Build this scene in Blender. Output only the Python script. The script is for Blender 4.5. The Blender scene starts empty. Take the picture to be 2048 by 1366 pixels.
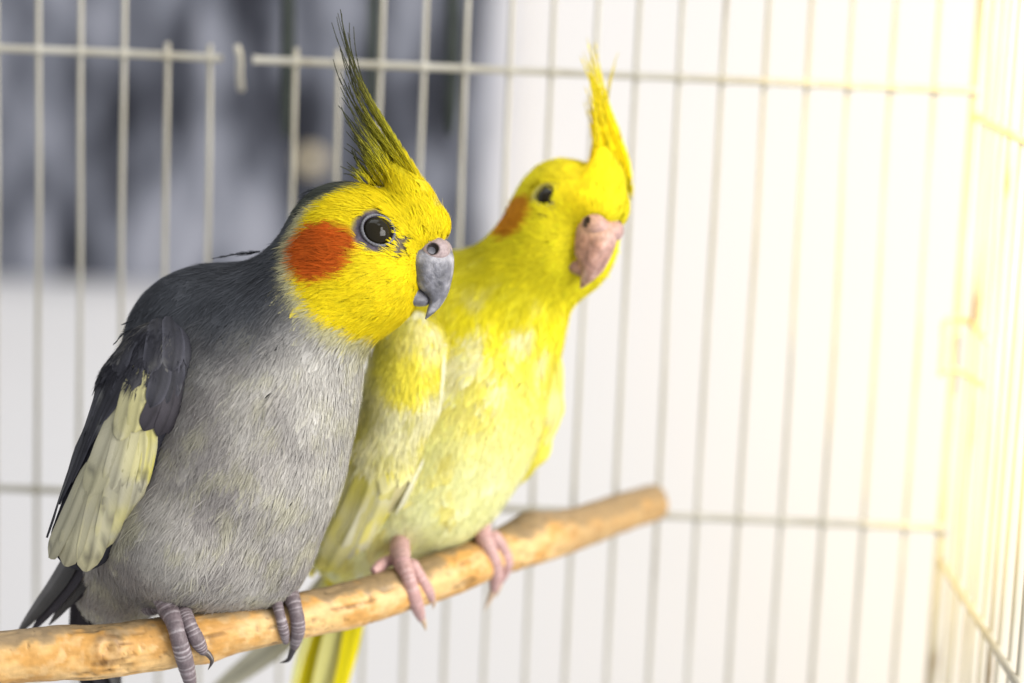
import bpy, math, numpy as np
from mathutils import Matrix, Vector
rng = np.random.default_rng(7)
scn = bpy.context.scene
COL = scn.collection

# ------------------------------------------------------------------ camera
# design space (cm): X right, Y away from the lens, Z up, origin 57 cm in front of the lens
PITCH, ROLL = math.radians(10.5), math.radians(2.4)
DIST = 57.0
r0 = np.array([1, 0, 0.]); FW = np.array([0, math.cos(PITCH), -math.sin(PITCH)]); u0 = np.array([0, math.sin(PITCH), math.cos(PITCH)])
RT = math.cos(ROLL)*r0 + math.sin(ROLL)*u0
UP = -math.sin(ROLL)*r0 + math.cos(ROLL)*u0
BAS = np.stack([RT, FW, UP])                    # rows
ORG = np.array([0, 0, 1.20])                    # metres
def W(p): return ORG + 0.01*(np.asarray(p, float) @ BAS)       # design cm -> world m
def Wd(v): return np.asarray(v, float) @ BAS
def iW(q): return (np.asarray(q, float)-ORG) @ BAS.T * 100
PX = 2048/24.0
def D(x, y, d=0.0):
    s = (DIST+d)/DIST/PX
    return np.array([(x-1024)*s, d, (683-y)*s])
cam = bpy.data.cameras.new('camera'); camo = bpy.data.objects.new('camera', cam); COL.objects.link(camo)
m = Matrix(((RT[0], UP[0], -FW[0], 0), (RT[1], UP[1], -FW[1], 0), (RT[2], UP[2], -FW[2], 0), (0, 0, 0, 1)))
m.translation = Vector(W([0, -DIST, 0])); camo.matrix_world = m
cam.sensor_width = 36; cam.lens = 36*DIST/24.0; cam.clip_start = 0.01; cam.clip_end = 50
cam.dof.use_dof = True; cam.dof.focus_distance = (DIST-1.2)/100; cam.dof.aperture_fstop = 5.8
scn.camera = camo

# ------------------------------------------------------------------ light
wd = bpy.data.worlds.new('World'); scn.world = wd; wd.use_nodes = True
bg = wd.node_tree.nodes['Background']; bg.inputs[0].default_value = (0.96, 0.975, 1.0, 1); bg.inputs[1].default_value = 0.66
def area(name, loc, tgt, size, power, col):
    l = bpy.data.lights.new(name, 'AREA'); l.size = size; l.energy = power; l.color = col
    o = bpy.data.objects.new(name, l); COL.objects.link(o)
    a = Vector(W(loc)); b = Vector(W(tgt)); o.location = a
    o.rotation_euler = (b-a).to_track_quat('-Z', 'Y').to_euler(); return o
area('window_light', (56, -38, 12), (0, 2, -2), 0.5, 10.5, (1.0, 0.975, 0.94))
area('added_wall_fill', (-10, 10, 120), (0, 75, 0), 0.8, 4.0, (0.92, 0.955, 1.0))  # added fill from above, only to brighten the wall
wl = area('added_wall_glow', (41, 62, 4), (37, 78, 4), 0.12, 1.0, (1.0, 0.70, 0.16)); wl.data.shape = 'RECTANGLE'; wl.data.size_y = .7  # added lamp, no fixture there: warm glow on the right of the wall
sl = bpy.data.lights.new('added_glow_spot', 'SPOT'); sl.energy = 85; sl.color = (1.0, .74, .20); sl.spot_size = math.radians(19); sl.spot_blend = 1.0; sl.shadow_soft_size = .02  # added spot, no real beam: warms the wires at the right edge
so = bpy.data.objects.new('added_glow_spot', sl); COL.objects.link(so); so.location = Vector(W((-22, -30, 34))); so.rotation_euler = (Vector(W((14.6, 6, 1.5)))-so.location).to_track_quat('-Z', 'Y').to_euler()
vs = scn.view_settings; vs.view_transform = 'Standard'; vs.look = 'None'; vs.exposure = 0.0; vs.gamma = 1.0
try: vs.use_curve_mapping = False
except Exception: pass
scn.render.engine = 'CYCLES'
scn.render.resolution_x, scn.render.resolution_y = 1024, 683

# ------------------------------------------------------------------ helpers
def nrm(v): return v/np.maximum(np.linalg.norm(v, axis=-1, keepdims=True), 1e-9)
def sst(a, b, x): t = np.clip((x-a)/(b-a), 0, 1); return t*t*(3-2*t)
def lin(*c): return np.array([(v/255/12.92 if v/255 <= .04045 else ((v/255+.055)/1.055)**2.4) for v in c])
_h = np.random.default_rng(3).random(4096)
def vnoise(p, s=1.0, seed=0):
    q = np.asarray(p)*s + 37.7*seed+100; i = np.floor(q).astype(np.int64); f = q-i; f = f*f*(3-2*f)
    out = 0
    for a in (0, 1):
        for b in (0, 1):
            for c in (0, 1):
                k = ((i[..., 0]+a)*73856093 ^ (i[..., 1]+b)*19349663 ^ (i[..., 2]+c)*83492791) & 4095
                w = (f[..., 0] if a else 1-f[..., 0])*(f[..., 1] if b else 1-f[..., 1])*(f[..., 2] if c else 1-f[..., 2])
                out = out + w*_h[k]
    return out
def fbm(p, s=1.0, seed=0): return (vnoise(p, s, seed)*.55+vnoise(p, s*2.1, seed+1)*.3+vnoise(p, s*4.3, seed+2)*.15)

def mesh_np(name, V, F, mat, parent=None, base=None, col=None, uv=None, smooth=True):
    """V design cm (n,3); F (m,3|4) int array or list of such; col (n,3) linear"""
    me = bpy.data.meshes.new(name)
    w = W(V)
    if base is not None: w = w-base
    Fs = F if isinstance(F, list) else [F]
    Fs = [np.asarray(f, np.int32) for f in Fs if len(f)]
    li = np.concatenate([f.ravel() for f in Fs]); tot = np.concatenate([np.full(len(f), f.shape[1], np.int32) for f in Fs])
    st = np.concatenate([[0], np.cumsum(tot)[:-1]]).astype(np.int32)
    me.vertices.add(len(w)); me.vertices.foreach_set('co', w.astype(np.float32).ravel())
    me.loops.add(len(li)); me.loops.foreach_set('vertex_index', li.astype(np.int32))
    me.polygons.add(len(st)); me.polygons.foreach_set('loop_start', st)
    try: me.polygons.foreach_set('loop_total', tot)
    except Exception: pass
    me.polygons.foreach_set('use_smooth', np.full(len(st), smooth))
    if col is not None:
        a = me.color_attributes.new('Col', 'FLOAT_COLOR', 'POINT')
        c = np.ones((len(w), 4), np.float32); c[:, :3] = col; a.data.foreach_set('color', c.ravel())
    if uv is not None:
        u = me.uv_layers.new(name='UVMap'); u.data.foreach_set('uv', uv[li].astype(np.float32).ravel())
    me.update(); me.validate()
    o = bpy.data.objects.new(name, me); COL.objects.link(o)
    if mat: me.materials.append(mat)
    if parent: o.parent = parent
    return o
def empty(name, base_w, label=None, cat=None, group=None):
    o = bpy.data.objects.new(name, None); o.empty_display_size = .01; COL.objects.link(o); o.location = base_w
    tag(o, label, cat, group); return o
def tag(o, label=None, cat=None, group=None, kind=None):
    for k, v in (('label', label), ('category', cat), ('group', group), ('kind', kind)):
        if v: o[k] = v

# ------------------------------------------------------------------ materials
def newmat(name):
    M = bpy.data.materials.new(name); M.use_nodes = True; nt = M.node_tree
    return M, nt, nt.nodes['Principled BSDF']
def attr_mat(name, rough=.6, spec=.25, noise=0, nscale=900, bump=0, sheen=0, barbs=False, trans=0):
    M, nt, b = newmat(name); N, L = nt.nodes, nt.links
    a = N.new('ShaderNodeAttribute'); a.attribute_name = 'Col'; c = a.outputs['Color']
    if noise:
        t = N.new('ShaderNodeTexNoise'); t.inputs['Scale'].default_value = nscale; t.inputs['Detail'].default_value = 4
        tc = N.new('ShaderNodeTexCoord'); L.new(tc.outputs['Object'], t.inputs['Vector'])
        r = N.new('ShaderNodeMapRange'); r.inputs['To Min'].default_value = 1-noise; r.inputs['To Max'].default_value = 1+noise
        r.inputs['From Min'].default_value = .3; r.inputs['From Max'].default_value = .7
        L.new(t.outputs['Fac'], r.inputs['Value'])
        mx = N.new('ShaderNodeVectorMath'); mx.operation = 'SCALE'; L.new(c, mx.inputs[0]); L.new(r.outputs[0], mx.inputs['Scale']); c = mx.outputs[0]
        if bump:
            bp = N.new('ShaderNodeBump'); bp.inputs['Strength'].default_value = bump; bp.inputs['Distance'].default_value = .0006
            L.new(t.outputs['Fac'], bp.inputs['Height']); L.new(bp.outputs[0], b.inputs['Normal'])
    if barbs:                                   # fine barb lines of a vane, running out and up from the shaft
        uvn = N.new('ShaderNodeUVMap'); sp = N.new('ShaderNodeSeparateXYZ'); L.new(uvn.outputs[0], sp.inputs[0])
        ab = N.new('ShaderNodeMath'); ab.operation = 'ABSOLUTE'; L.new(sp.outputs[0], ab.inputs[0])
        k = N.new('ShaderNodeMath'); k.operation = 'MULTIPLY_ADD'; k.inputs[1].default_value = -.55; L.new(ab.outputs[0], k.inputs[0]); L.new(sp.outputs[1], k.inputs[2])
        cx = N.new('ShaderNodeCombineXYZ'); L.new(k.outputs[0], cx.inputs[0]); 
        t = N.new('ShaderNodeTexNoise'); t.inputs['Scale'].default_value = 38; t.inputs['Detail'].default_value = 3
        L.new(cx.outputs[0], t.inputs['Vector'])
        r = N.new('ShaderNodeMapRange'); r.inputs['From Min'].default_value = .3; r.inputs['From Max'].default_value = .7
        r.inputs['To Min'].default_value = .72; r.inputs['To Max'].default_value = 1.22; L.new(t.outputs['Fac'], r.inputs['Value'])
        mx = N.new('ShaderNodeVectorMath'); mx.operation = 'SCALE'; L.new(c, mx.inputs[0]); L.new(r.outputs[0], mx.inputs['Scale']); c = mx.outputs[0]
        bp = N.new('ShaderNodeBump'); bp.inputs['Strength'].default_value = .35; bp.inputs['Distance'].default_value = .0004
        L.new(t.outputs['Fac'], bp.inputs['Height']); L.new(bp.outputs[0], b.inputs['Normal'])
    L.new(c, b.inputs['Base Color']); b.inputs['Roughness'].default_value = rough
    b.inputs['Specular IOR Level'].default_value = spec
    if sheen: b.inputs['Sheen Weight'].default_value = sheen
    if trans:
        tr = N.new('ShaderNodeBsdfTranslucent'); L.new(c, tr.inputs[0]); ms = N.new('ShaderNodeMixShader'); ms.inputs[0].default_value = trans
        out = N['Material Output']; L.new(b.outputs[0], ms.inputs[1]); L.new(tr.outputs[0], ms.inputs[2]); L.new(ms.outputs[0], out.inputs[0])
    return M
M_plume = attr_mat('plumage_barbs', .7, .12, trans=.22)
M_skin = attr_mat('feathered_skin', .85, .1, noise=.25, nscale=1500)
M_vane = attr_mat('feather_vane', .55, .2, barbs=True, trans=.12)
M_horn = attr_mat('beak_horn', .45, .4, noise=.28, nscale=620, bump=.8)
M_toe = attr_mat('toe_scales', .5, .35, noise=.18, nscale=1600, bump=.25)
M_claw = attr_mat('claw_horn', .3, .5)
M_wood = attr_mat('peeled_wood', .5, .35, noise=.10, nscale=520, bump=.3)
def plain(name, c, rough=.5, spec=.5, metal=0):
    M, nt, b = newmat(name); b.inputs['Base Color'].default_value = (*c, 1); b.inputs['Roughness'].default_value = rough
    b.inputs['Specular IOR Level'].default_value = spec; b.inputs['Metallic'].default_value = metal; return M
M_eye = plain('eye_gloss', (.012, .009, .003), .10, .25)
M_dark = plain('nostril_dark', (.02, .012, .012), .8, .1)

def noise_mat(name, cols, scale, vec_scale=(1, 1, 1), rough=.5, spec=.3, pos=None, detail=4, metal=0, bump=0):
    M, nt, b = newmat(name); N, L = nt.nodes, nt.links
    tc = N.new('ShaderNodeTexCoord'); mp = N.new('ShaderNodeMapping'); mp.inputs['Scale'].default_value = vec_scale
    L.new(tc.outputs['Object'], mp.inputs[0]); t = N.new('ShaderNodeTexNoise'); t.inputs['Scale'].default_value = scale; t.inputs['Detail'].default_value = detail
    L.new(mp.outputs[0], t.inputs['Vector']); cr = N.new('ShaderNodeValToRGB'); L.new(t.outputs['Fac'], cr.inputs[0])
    e = cr.color_ramp.elements; pos = pos or list(np.linspace(.3, .7, len(cols)))
    while len(e) < len(cols): e.new(.5)
    for k, c in enumerate(cols): e[k].position = pos[k]; e[k].color = (*c, 1)
    L.new(cr.outputs[0], b.inputs['Base Color']); b.inputs['Roughness'].default_value = rough; b.inputs['Specular IOR Level'].default_value = spec
    b.inputs['Metallic'].default_value = metal
    if bump:
        bp = N.new('ShaderNodeBump'); bp.inputs['Strength'].default_value = bump; bp.inputs['Distance'].default_value = .0005
        L.new(t.outputs['Fac'], bp.inputs['Height']); L.new(bp.outputs[0], b.inputs['Normal'])
    return M
M_wall = noise_mat('white_wall', [(.74, .735, .745), (.78, .76, .76)], 5, rough=.8, spec=.2)
M_wire = noise_mat('cage_wire', [(.20, .15, .09), (.42, .39, .31), (.55, .525, .455)], 60, (1, 1, .35), .38, .5, [.27, .36, .7], metal=.15)
M_pane = noise_mat('dark_pane', [(.016, .017, .024), (.075, .079, .10), (.20, .21, .25), (.36, .365, .42)], 42, (1.0, 1, .32), .4, .2, [.36, .45, .54, .66], detail=5)
M_frame = noise_mat('pane_frame', [(.55, .55, .60), (.66, .66, .70)], 12, rough=.5)
M_rod = noise_mat('dark_rod', [(.015, .022, .016), (.04, .05, .04)], 80, rough=.5)
M_cream = noise_mat('cream_reflection', [(.60, .50, .33), (.70, .60, .42)], 40, rough=.7)  # colour of a reflection, not of a real card

# ------------------------------------------------------------------ tubes
def frames(C):
    T = nrm(np.gradient(C, axis=0)); n = np.cross(T[0], [0.3, .9, .31]); n = n/np.linalg.norm(n); Ns = []
    for t in T:
        n = n-t*np.dot(n, t); n = n/np.linalg.norm(n); Ns.append(n.copy())
    Ns = np.array(Ns); return T, Ns, np.cross(T, Ns)
def tube_geo(C, R, k=8, cap=True):
    C = np.asarray(C, float); R = np.broadcast_to(np.asarray(R, float), (len(C),)); T, A, B = frames(C)
    th = np.linspace(0, 2*np.pi, k, endpoint=False)
    V = (C[:, None]+R[:, None, None]*(np.cos(th)[None, :, None]*A[:, None]+np.sin(th)[None, :, None]*B[:, None])).reshape(-1, 3)
    n = len(C); i = np.arange(n-1)[:, None]*k; j = np.arange(k)[None]; j2 = (j+1) % k
    Q = np.stack([i+j, i+j2, i+k+j2, i+k+j], -1).reshape(-1, 4)
    Tr = []
    if cap:
        V = np.concatenate([V, C[:1], C[-1:]]); a, b = n*k, n*k+1
        Tr = [[a, (q+1) % k, q] for q in range(k)]+[[b, (n-1)*k+q, (n-1)*k+(q+1) % k] for q in range(k)]
    return V, [Q, np.array(Tr, int).reshape(-1, 3)]
def smooth_path(P, n):
    """Catmull-Rom through P, resampled to n points"""
    P = np.asarray(P, float); P = np.concatenate([2*P[:1]-P[1:2], P, 2*P[-1:]-P[-2:-1]])
    m_ = len(P)-3; t = np.linspace(0, m_-1e-6, n); i = t.astype(int); f = (t-i)[:, None]
    a, b, c, d = P[i], P[i+1], P[i+2], P[i+3]
    return .5*((2*b)+(-a+c)*f+(2*a-5*b+4*c-d)*f*f+(-a+3*b-3*c+d)*f**3)

# ------------------------------------------------------------------ signed distance shapes -> one continuous mesh
def ell(c, r, R=None): return ('e', np.asarray(c, float), np.asarray(r, float), R)
def cone(a, b, ra, rb): return ('c', np.asarray(a, float), np.asarray(b, float), ra, rb)
def sdf(prims, p, k=.5):
    d = None
    for q in prims:
        if q[0] == 'e':
            v = p-q[1]
            if q[3] is not None: v = v @ q[3].T
            k0 = np.linalg.norm(v/q[2], axis=-1); k1 = np.linalg.norm(v/q[2]**2, axis=-1)
            x = k0*(k0-1)/np.maximum(k1, 1e-6)
        else:
            ab = q[2]-q[1]; h = np.clip(((p-q[1])@ab)/(ab@ab), 0, 1)
            x = np.linalg.norm(p-q[1]-h[..., None]*ab, axis=-1)-(q[3]+(q[4]-q[3])*h)
        if d is None: d = x
        else: d = _smin(d, x, k)
    return d
def _smin(a, b, k):
    h = np.maximum(k-np.abs(a-b), 0)/k; return np.minimum(a, b)-h*h*k*.25
def grad(f, p, e=.02):
    return nrm(np.stack([f(p+np.eye(3)[i]*e)-f(p-np.eye(3)[i]*e) for i in range(3)], -1))
def surface_nets(f, lo, hi, h):
    lo, hi = np.asarray(lo, float), np.asarray(hi, float); n = np.ceil((hi-lo)/h).astype(int)+1
    ax = [lo[i]+h*np.arange(n[i]) for i in range(3)]
    G = np.empty(n)
    for i in range(n[0]):
        yy, zz = np.meshgrid(ax[1], ax[2], indexing='ij'); G[i] = f(np.stack([np.full_like(yy, ax[0][i]), yy, zz], -1))
    ins = G < 0; c = [slice(None, -1), slice(1, None)]
    s = sum(ins[c[a], c[b], c[d]].astype(int) for a in (0, 1) for b in (0, 1) for d in (0, 1))
    act = (s > 0) & (s < 8); I = np.argwhere(act); idx = -np.ones(act.shape, int); idx[act] = np.arange(len(I))
    acc = np.zeros((len(I), 3)); cnt = np.zeros(len(I))
    for axis in range(3):
        o1, o2 = [q for q in range(3) if q != axis]
        for a in (0, 1):
            for b in (0, 1):
                s0 = np.zeros(3, int); s0[o1] = a; s0[o2] = b; s1 = s0.copy(); s1[axis] = 1
                A, B = I+s0, I+s1; va, vb = G[tuple(A.T)], G[tuple(B.T)]; mk = (va < 0) != (vb < 0)
                t = np.where(mk, va/np.where(mk, va-vb, 1), 0); acc += np.where(mk[:, None], A+(B-A)*t[:, None], 0); cnt += mk
    V = lo+h*acc/cnt[:, None]; Fs = []
    for axis in range(3):
        o1, o2 = (axis+1) % 3, (axis+2) % 3
        a = np.take(ins, range(n[axis]-1), axis); b = np.take(ins, range(1, n[axis]), axis)
        E = np.argwhere(a != b); E = E[(E[:, o1] > 0) & (E[:, o2] > 0) & (E[:, o1] < n[o1]-1) & (E[:, o2] < n[o2]-1)]
        flip = ins[tuple(E.T)]; d1 = np.zeros(3, int); d1[o1] = 1; d2 = np.zeros(3, int); d2[o2] = 1
        q = np.stack([idx[tuple((E-d1-d2).T)], idx[tuple((E-d2).T)], idx[tuple(E.T)], idx[tuple((E-d1).T)]], -1)
        q[~flip] = q[~flip][:, ::-1]; Fs.append(q)
    F = np.concatenate(Fs)
    for _ in range(2): V = V-f(V)[:, None]*grad(f, V)
    return V, F
def ray_hit(f, P, front=True):
    """march from the lens through P; where the ray only grazes, its nearest point. returns point"""
    o = np.array([0, -DIST, 0.]); d = nrm(P-o); t = np.linalg.norm(P-o, axis=-1)-8.0
    best = np.full(len(P), 1e9); bt = t.copy()
    for _ in range(60):
        v = f(o+d*t[:, None]); b = v < best; best = np.where(b, v, best); bt = np.where(b, t, bt); t = t+np.clip(v*.8, .004, 1.0)
        t = np.where(best < .01, bt, t)
    return o+d*bt[:, None]

# ------------------------------------------------------------------ plumage: barbs grouped into contour feathers
def ribbons(PTS, Wd_, SIDE, colr, tipcol):
    """PTS (n,k,3), width (n,), SIDE (n,k,3) -> tapered ribbon mesh arrays"""
    n, k, _ = PTS.shape; prof = np.interp(np.linspace(0, 1, k), [0, .35, .75, 1], [.7, 1, .7, .05])
    off = SIDE*(Wd_[:, None]*prof[None])[..., None]*.5
    V = np.stack([PTS-off, PTS+off], 2).reshape(-1, 3)
    b = (np.arange(n)*k*2)[:, None]+(np.arange(k-1)*2)[None]
    F = np.stack([b, b+1, b+3, b+2], -1).reshape(-1, 4)
    s = np.linspace(0, 1, k)[None, :, None]
    C = colr[:, None]*(1-s)+tipcol[:, None]*s
    return V, F, np.repeat(C.reshape(-1, 3), 2, axis=0)

P_FC, DARKF = .055, .05
def plumage(f, V, F, nfeath, nbarb, flow, length, colour, mask, wid, lift=.05, seed=1, darkf=.05):
    g = np.random.default_rng(seed)
    T = np.concatenate([F[:, [0, 1, 2]], F[:, [0, 2, 3]]]); a, b, c = V[T[:, 0]], V[T[:, 1]], V[T[:, 2]]
    nn = np.cross(b-a, c-a); ar = np.linalg.norm(nn, axis=1)/2; cen = (a+b+c)/3; nn = nrm(nn)
    view = nrm(cen-np.array([0, -DIST, 0.])); facing = -(nn*view).sum(1)
    wgt = ar*mask(cen)*np.where(facing > -.3, 1, .3)/np.maximum(length(cen), .2)**1.0
    k = g.choice(len(T), nfeath, p=wgt/wgt.sum()); u = g.random((nfeath, 2)); u = np.where(u.sum(1, keepdims=True) > 1, 1-u, u)
    P = a[k]+u[:, :1]*(b-a)[k]+u[:, 1:]*(c-a)[k]
    N = grad(f, P); t = flow(P); t = nrm(t-N*(t*N).sum(1, keepdims=True)); s = np.cross(N, t); Lf = length(P)*(.8+.4*g.random(nfeath))
    twist = g.normal(0, .16, nfeath)[:, None]; t = nrm(t+s*twist); s = np.cross(N, t)
    fc = g.normal(0, P_FC, nfeath)                                     # brightness of each feather
    fl = np.abs(g.normal(0, .5, nfeath))
    R = lambda x: np.repeat(x, nbarb, axis=0); n = nfeath*nbarb
    P, N, t, s, Lf, fc, fl = map(R, (P, N, t, s, Lf, fc, fl))
    v = g.uniform(-1, 1, n); q = g.random(n)**1.2
    root = P+t*(Lf*q*.65)[:, None]+s*(v*Lf*.32*(1-.5*q))[:, None]
    Lb = Lf*(.5+.3*g.random(n)); wild = g.random(n) < .012; Lb = np.where(wild, Lb*1.25, Lb)
    ang = v*.5+g.normal(0, .10, n)+np.where(wild, g.normal(0, .25, n), 0)
    K = 4; pts = []; sides = []; cur = root
    for i in range(K):
        x = i/(K-1); hh = .03+(lift*(.4+.6*fl)*x+.035*(1-v*v)+.03*g.random(n))*np.clip(Lf/.6, .3, 1.2)+np.where(wild, .07*x*x, 0)
        Ni = N if i == 0 else grad(f, cur, .03)
        pr = cur+Ni*(hh-f(cur))[:, None]
        pts.append(pr); aa = (ang*(1-.75*x))[:, None]; d = nrm(t*np.cos(aa)+s*np.sin(aa)); d = nrm(d-Ni*(d*Ni).sum(1, keepdims=True))
        sides.append(nrm(np.cross(Ni, d)+Ni*g.normal(0, .10, n)[:, None])); cur = pr+d*(Lb/(K-1))[:, None]
    thin = (g.random(n) < darkf) & (Lf > .42)  # thin dark barbs paint the shaded gaps between barbs
    tone = (1+fc+g.normal(0, .045, n))*(.90+.16*q)*np.where(thin, .5, 1.0)
    col = colour(root)*tone[:, None]; tip = col*(1.05+.08*g.random(n))[:, None]
    ww = wid*(.55+.45*np.clip(Lf/.65, 0, 1))*(.6+.8*g.random(n))*np.where(thin, .55, 1.0)
    return ribbons(np.stack(pts, 1), ww, np.stack(sides, 1), np.clip(col*.94, 0, .95), np.clip(tip, 0, .95))

def contour(f, V, F, nfe, flow, length, colour, mask, seed, wr=.40, lift=.05, fringe=.10, hvar=.03):
    """small overlapping body feathers: thin cupped vanes with a ragged, slightly paler fringe"""
    g = np.random.default_rng(seed); T = np.concatenate([F[:, [0, 1, 2]], F[:, [0, 2, 3]]]); a, b, c = V[T[:, 0]], V[T[:, 1]], V[T[:, 2]]
    nn = np.cross(b-a, c-a); ar = np.linalg.norm(nn, axis=1)/2; cen = (a+b+c)/3; nn = nrm(nn); facing = -(nn*nrm(cen-np.array([0, -DIST, 0.]))).sum(1)
    wg = ar*mask(cen)*np.where(facing > -.3, 1, .35); k = g.choice(len(T), nfe, p=wg/wg.sum())
    P = cen[k]; N = grad(f, P); t = flow(P)+.12*g.normal(0, 1, P.shape); t = nrm(t-N*(t*N).sum(1, keepdims=True)); L = length(P)*(.85+.3*g.random(nfe))
    nl, nw = 7, 9; v = np.linspace(0, 1, nl); u = np.linspace(-1, 1, nw); pr = np.interp(v, [0, .3, .65, .88, 1], [.55, .95, 1, .72, .28])
    hz = hvar*g.random(nfe); cur = P; rows = []; d = t
    for i in range(nl):
        Ni = grad(f, cur, .05); d = nrm(d-Ni*(d*Ni).sum(1, keepdims=True)); s = np.cross(Ni, d); rag = np.ones((nfe, nw))
        w = (L*wr*pr[i])[:, None]*u[None]*(1+.10*g.normal(0, 1, (nfe, nw))*(np.abs(u) > .7)[None])
        bk = (u**2)[None]*(L*.30)[:, None]*(v[i]**1.5)+(g.normal(0, .05, (nfe, nw))*L[:, None] if i == nl-1 else 0)
        p = cur[:, None]+s[:, None]*w[..., None]-d[:, None]*bk[..., None]
        pf = p.reshape(-1, 3); Nf = grad(f, pf, .05); hh = (.03+hz[:, None]+lift*v[i]*(1-.35*u**2)[None]+.02*(1-u**2)[None]).reshape(-1)
        rows.append((pf+Nf*(hh-f(pf))[:, None]).reshape(nfe, nw, 3)); cur = cur+d*(L/(nl-1))[:, None]
        cur = cur+Ni*(.04-f(cur))[:, None]
    G = np.stack(rows, 1); base = colour(P)*(1+g.normal(0, .06, nfe))[:, None]
    fr = np.maximum(sst(.55, 1, np.abs(u))[None]*.6, sst(.6, 1, v)[:, None]); tone = (.90+.10*v[:, None]+fringe*fr)*(1-.10*np.exp(-(u/.10)**2))[None]
    C = base[:, None, None]*tone[None, :, :, None]
    i = (np.arange(nfe)*nl*nw)[:, None, None]+(np.arange(nl-1)*nw)[None, :, None]+np.arange(nw-1)[None, None]
    Q = np.stack([i, i+1, i+nw+1, i+nw], -1).reshape(-1, 4)
    uu, vv = np.meshgrid(u, v); uv = np.tile(np.stack([uu.ravel(), vv.ravel()*1.3], -1), (nfe, 1)); uv[:, 1] += np.repeat(g.random(nfe)*9, nl*nw)
    return G.reshape(-1, 3), Q, np.clip(C.reshape(-1, 3), 0, .95), uv

def barbed_feather(path, half, colf, g, nb=70, bw=.018, fan=.5, back=None):
    """slender loose feather: shaft + two rows of barbs swept towards the tip. path (n,3)"""
    n = len(path); T, _, _ = frames(path); side = nrm(np.cross(T, np.array([0, -1., 0.])))
    nor = np.cross(side, T)
    u = g.random(nb)**1.15*.97; sg = np.where(g.random(nb) < .5, -1, 1.)
    fi = u*(n-1); i = np.minimum(fi.astype(int), n-2); fr = (fi-i)[:, None]
    root = path[i]*(1-fr)+path[i+1]*fr; t = T[i]; s = side[i]*sg[:, None]; nn = nor[i]
    prof = np.interp(u, [0, .15, .45, .75, 1], [.6, 1, .75, .35, .15]); L = half*prof*(.6+.8*g.random(nb))*2.6
    pts = []; sd = []
    for x in np.linspace(0, 1, 4):
        p = root+t*(L*x*.9)[:, None]+s*(L*fan*(x-.35*x*x))[:, None]+nn*(g.normal(0, .012, nb)*x)[:, None]
        pts.append(p); sd.append(nrm(np.cross(nn, t)+nn*.2))
    c = colf(u)*(1+g.normal(0, .12, nb))[:, None]
    V, F, C = ribbons(np.stack(pts, 1), np.full(nb, bw), np.stack(sd, 1), np.clip(c, 0, .9), np.clip(c*1.1, 0, .9))
    R = np.interp(np.linspace(0, 1, n), [0, .6, 1], [.022, .015, .008]); Vt, Ft = tube_geo(path, R, 5)
    Ct = np.concatenate([np.repeat(colf(np.linspace(0, 1, n))*.6, 5, axis=0), colf(np.array([0., 1.]))])
    return np.concatenate([V, Vt]), [np.concatenate([F, Ft[0]+len(V)]), Ft[1]+len(V)], np.concatenate([C, Ct])

def vane(path, nors, width, colf, shape='round', curl=.08, nl=14, nw=7):
    """a broad flight or covert feather as a thin curved blade with a shaft ridge, closed on both faces"""
    path = smooth_path(path, nl); nn = smooth_path(nors, nl); v = 1-(1-np.linspace(0, 1, nl))**1.25; T = nrm(np.gradient(path, axis=0)); nn = nrm(nn-T*(nn*T).sum(1, keepdims=True)); S = np.cross(nn, T)
    path = np.stack([np.interp(v, np.linspace(0, 1, nl), path[:, i_]) for i_ in range(3)], -1)
    if shape == 'round': pr = np.interp(v, [0, .12, .5, .85, .94, .98, 1], [.45, .8, 1, .98, .82, .55, .25])
    elif shape == 'cov': pr = np.interp(v, [0, .12, .5, .8, .92, 1], [.5, .85, 1, .90, .62, .12])
    else: pr = np.interp(v, [0, .12, .5, .78, .92, 1], [.5, .85, 1, .7, .36, .04])
    u = np.linspace(-1, 1, nw)
    top = path[:, None]+S[:, None]*(u[None]*pr[:, None]*width)[..., None]+nn[:, None]*((-curl*u**2*width)[None]+.016*np.exp(-(u/.15)**2)[None])[..., None]
    bot = top-nn[:, None]*.012
    Vv = np.concatenate([top.reshape(-1, 3), bot.reshape(-1, 3)]); i = (np.arange(nl-1)*nw)[:, None]; j = np.arange(nw-1)[None]
    Q = np.stack([i+j, i+j+1, i+nw+j+1, i+nw+j], -1).reshape(-1, 4); Q2 = Q[:, ::-1]+nl*nw
    uu, vv = np.meshgrid(u, v); uv = np.stack([uu.ravel(), vv.ravel()*np.linalg.norm(path[-1]-path[0])/width*.5], -1)
    C = colf(uu.ravel(), vv.ravel(), top.reshape(-1, 3))
    sh = np.exp(-(uu.ravel()/.07)**2)[:, None]; C = C*(1-.35*sh)
    return Vv, [np.concatenate([Q, Q2])], np.concatenate([C, C*.9]), np.concatenate([uv, uv])

# ================================================================== SETTING
YB = 10.6                                       # cage back plane, world cm
def on_plane(px, py, Y):                        # world point (cm, world axes rel. to ORG) where the view ray meets plane y=Y
    o = Wd([0, -DIST, 0]); d = Wd(D(px, py, 0))-o; t = (Y-o[1])/d[1]; return o+d*t
def WC(q): return iW(ORG+np.asarray(q)*.01)     # world-axes cm -> design cm
YW = 78.0
x0, x1, z0_, z1_ = -150, 150, -110, 110
wv = np.array([[x0, YW, z0_], [x1, YW, z0_], [x1, YW, z1_], [x0, YW, z1_], [x0, YW+4, z0_], [x1, YW+4, z0_], [x1, YW+4, z1_], [x0, YW+4, z1_]], float)
wall = mesh_np('wall', WC(wv), np.array([[0, 1, 2, 3], [7, 6, 5, 4], [3, 2, 6, 7], [1, 5, 6, 2], [4, 0, 3, 7]]), M_wall, smooth=False); tag(wall, kind='structure')

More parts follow.
